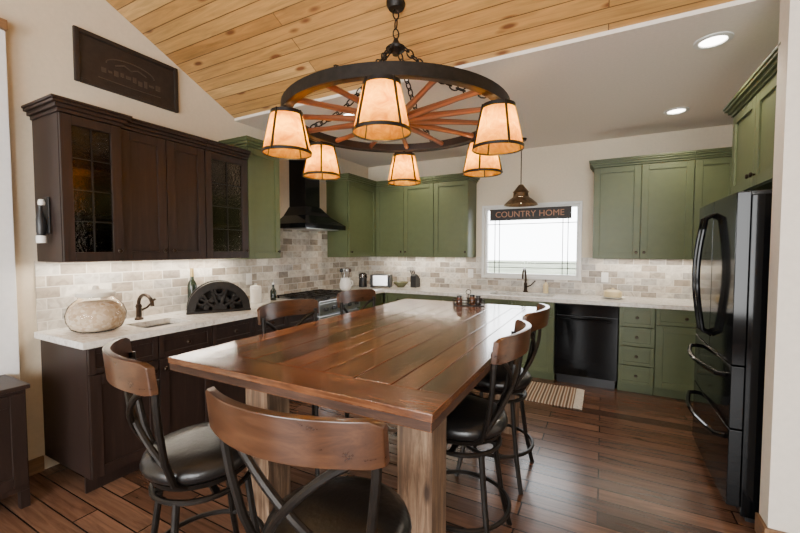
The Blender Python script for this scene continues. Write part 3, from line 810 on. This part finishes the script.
def bottle(label, x, y, z, hgt=.32, r=.038):
    b = thing('wine_bottle', label, 'bottle', (x, y, z))
    MB().lathe([(0,0), (r*.9,0), (r,.008), (r,hgt*.58), (r*.8,hgt*.66), (.015,hgt*.74), (.014,hgt*.97), (0,hgt*.97)], n=20).build('body', M_bottle, b)
    MB().lathe([(.0155,hgt*.80), (.0165,hgt*.80), (.0165,hgt), (0,hgt)], n=16).build('foil_cap', M_foil, b)
bottle('dark wine bottle with gold neck standing behind the half wheel rack', -3.205, 2.13, CT, .37)
k = thing('canister', 'white ceramic canister beside the wine rack', 'canister', (-3.08, 2.72, CT))
MB().lathe([(0,0), (.05,0), (.055,.01), (.055,.15), (.05,.155), (0,.155)], n=24).build('body', M_white, k)
MB().lathe([(0,.156), (.052,.156), (.052,.17), (.012,.18), (.014,.195), (0,.198)], n=20).build('lid', M_white, k)
k = thing('oil_bottle', 'small dark oil bottle between the white canister and the range', 'bottle', (-3.08, 2.95, CT))
MB().lathe([(0,0), (.03,0), (.032,.01), (.032,.10), (.012,.13), (.012,.165), (0,.165)], n=18).build('body', M_bottle, k)
MB().lathe([(0,.166), (.010,.166), (.008,.185), (0,.186)], n=12).build('stopper', M_steel, k)
CXX, CYY = -3.02, 4.16
k = thing('utensil_crock', 'white utensil crock in the corner right of the range', 'crock', (CXX, CYY, CT))
MB().lathe([(0,0), (.055,0), (.075,.03), (.08,.09), (.065,.14), (.07,.16), (.064,.16), (.058,.14), (.07,.09), (.06,.02), (0,.012)], n=26).build('body', M_white, k)
MB().tube([(.07,0,.13), (.11,0,.12), (.115,0,.08), (.078,0,.05)], .008, 8).build('handle', M_white, k)
for i, (dx, dy, mt, lb) in enumerate(((-.03,.02,M_steel,'steel serving spoon in the crock, leaning back'), (.02,.03,M_rail,'wooden spoon in the crock'), (.03,-.02,M_steel,'steel ladle in the crock, leaning right'), (-.02,-.03,M_blackm,'black spatula in the crock'))):
    u = thing('utensil', lb, 'utensil', (CXX, CYY, CT+.014), 0, 'utensils in the white crock')
    MB().tube([(dx*.6,dy*.6,0), (dx*1.5,dy*1.5,.22)], .005, 6).build('shaft', mt, u)
    o = MB().lathe([(0,-.03), (.018,-.02), (.024,0), (.018,.022), (0,.03)], c=(dx*1.6,dy*1.6,.245), n=12).build('head', mt, u)
k = thing('toaster', 'steel two slot toaster with black ends in the corner', 'toaster', (-2.80, 4.72, CT), R(18))
MB().box(-.12, .12, -.085, .085, .012, .185).build('body', M_steel, k, bevel=.02, seg=3)
for x in (-.145, .1215): MB().box(x, x+.0235, -.088, .088, .0, .178).build('end_cap', M_blackm, k, bevel=.008)
for y in (-.035, .035): MB().box(-.095, .095, y-.013, y+.013, .1835, .187).build('slot', M_blackm, k)
MB().box(-.165, -.146, -.02, .02, .10, .118).build('lever', M_blackm, k, bevel=.003)
k = thing('coffee_grinder', 'black coffee grinder behind the utensil crock and the toaster', 'grinder', (-3.05, 4.62, CT))
MB().lathe([(0,0), (.06,0), (.062,.01), (.055,.12), (.062,.125), (.062,.14), (0,.14)], n=22).build('body', M_blackm, k)
MB().lathe([(0,.141), (.058,.141), (.055,.19), (.03,.205), (0,.207)], n=22).build('lid', M_glassd, k)
k = MB().lathe([(0,.0), (.05,0), (.055,.01), (.10,.05), (.115,.075), (.109,.075), (.09,.048), (.04,.014), (0,.012)], n=28).build('serving_bowl', plain('olive_glaze', (.12,.12,.06), .25))
k.location = (-2.56, 4.86, CT); tag(k, 'low olive glazed bowl between toaster and knife block', 'bowl')
k = thing('knife_block', 'black knife block with handles on the back worktop', 'knife block', (-2.36, 4.93, CT), R(-5))
MB().prism([(-.07,0), (.06,0), (.06,.12), (-.03,.19), (-.07,.16)], 'x', -.045, .045).build('block', M_blackm, k, bevel=.004)
for i in range(3):
    x = -.028+.028*i
    o = MB().tube([(x,-.052,.178), (x,-.085,.222), (x,-.10,.245)], [.007,.009,.007], 8).build('knife_handle', M_blackm, k)
k = thing('butter_dish', 'round cream covered dish on the worktop above the dishwasher', 'dish', (.10, 4.80, CT))
MB().lathe([(0,0), (.07,0), (.115,.012), (.12,.018), (.07,.012), (0,.010)], n=28).build('plate', M_white, k)
MB().lathe([(0,.0185), (.085,.0185), (.09,.03), (.088,.075), (.06,.092), (.012,.098), (.014,.112), (0,.116)], n=28).build('cover', M_cream, k)
k = thing('soap_bottle', 'cream soap pump bottle beside the window faucet', 'bottle', (-.62, 5.01, CT))
MB().lathe([(0,0), (.028,0), (.03,.01), (.03,.10), (.012,.125), (.012,.135), (0,.135)], n=18).build('body', M_cream, k)
MB().tube([(0,0,.135), (0,0,.165), (0,-.035,.165)], .005, 6).build('pump', M_blackm, k)
def outlet(label, loc, rz):
    k = thing('wall_outlet', label, 'outlet', loc, rz, 'wall outlets on the tile')
    MB().box(-.037, .037, -.006, -.0005, -.058, .058).build('plate', M_white, k, bevel=.002)
    m = MB()
    for z in (-.022, .022): m.box(-.016, .016, -.0085, -.006, z-.014, z+.014)
    m.build('socket', M_vinyl, k)
outlet('white wall outlet on the tile right of the window', (.02, YB-.012, 1.14), 0)
outlet('white wall outlet on the tile just left of the window', (-1.60, YB-.012, 1.14), 0)
outlet('white wall outlet on the tile above the canister by the range', (XL+.012, 2.78, 1.16), L90)

# ------------------------------------------------------------------ floor things
k = thing('rug', 'striped woven rug with fringe on the floor before the sink', 'rug', (-.62, 4.10, 0))
MB().box(-.40, .40, -.28, .28, .0, .012).build('weave', M_rug, k, bevel=.003)
for sx in (-1, 1):
    m = MB()
    for i in range(44):
        y = -.275+.55*i/43
        m.tube([(sx*.40, y, .007), (sx*.44, y+random.uniform(-.006,.006), .006), (sx*.475, y+random.uniform(-.012,.012), .004)], .0035, 4)
    m.build('fringe', M_fringe, k)
k = thing('sideboard', 'dark wooden sideboard against the left wall at the photo edge', 'sideboard', (-2.87, .35, 0), L90)
MB().box(0, .55, 0, .335, .10, .68).build('body', M_esp, k, bevel=.004)
MB().box(-.015, .565, -.02, .335, .68, .705).build('top', M_esp, k, bevel=.004)
for x in (.0, .51):
    for y in (.0, .29): MB().box(x, x+.04, y, y+.04, 0, .10).build('leg', M_esp, k)
for i in range(2):
    m = MB(); shaker(m, .01+.27*i, .27+.27*i, .14, .66); dd = m.build('door', M_esp, k, bevel=.003); knob(dd, .24 if i == 0 else .31, .42, -.021)

# ------------------------------------------------------------------ light
def area(name, loc, rot, sx, sy, power, col=(1,1,1)):
    l = bpy.data.lights.new(name, 'AREA'); l.shape = 'RECTANGLE'; l.size = sx; l.size_y = sy; l.energy = power; l.color = col
    o = bpy.data.objects.new(name, l); COL.objects.link(o); o.location = loc; o.rotation_euler = rot; return o
for x in (-1.45, 1.25): area('window_daylight', (x, YN+.02, 1.45), (R(90),0,0), 1.85, 2.05, 118, (1,.985,.955))
for (y0, y1) in ((1.12, 1.75), (1.8, 2.85)):
    area('undercabinet_strip', (XL+.12, (y0+y1)/2, 1.378), (0,0,0), .04, y1-y0, 12*(y1-y0), (1,.89,.74))
area('undercabinet_strip', (-2.3, 4.97, 1.358), (0,0,0), 1.2, .04, 6, (1,.89,.74))
area('undercabinet_strip', (.5, 4.97, 1.358), (0,0,0), 1.1, .04, 6, (1,.89,.74))
for (x, y) in ((.566,3.02), (.566,4.36), (-2.15,3.06), (-2.15,4.36)):
    l = bpy.data.lights.new('downlight', 'SPOT'); l.energy = 58; l.spot_size = R(135); l.spot_blend = .6; l.shadow_soft_size = .06; l.color = (1,.88,.72)
    o = bpy.data.objects.new('downlight', l); COL.objects.link(o); o.location = (x, y, CH-.02)

W_ = bpy.data.worlds.new('World'); SC.world = W_; W_.use_nodes = True
bg = W_.node_tree.nodes['Background']; bg.inputs[0].default_value = (.95,.98,1,1); bg.inputs[1].default_value = 12.0
po = area('window_portal', ((wx0+wx1)/2, YB+.16, (wz0+wz1)/2), (R(-90),0,0), wx1-wx0, wz1-wz0, 1)
po.data.cycles.is_portal = True

# ------------------------------------------------------------------ camera
cam = bpy.data.cameras.new('camera'); cam.sensor_width = 36; cam.lens = 36*384/800; cam.clip_start = .05
co = bpy.data.objects.new('camera', cam); COL.objects.link(co)
co.location = (0, 0, 1.46); co.rotation_euler = (R(90-2.46), 0, YAW)
SC.camera = co
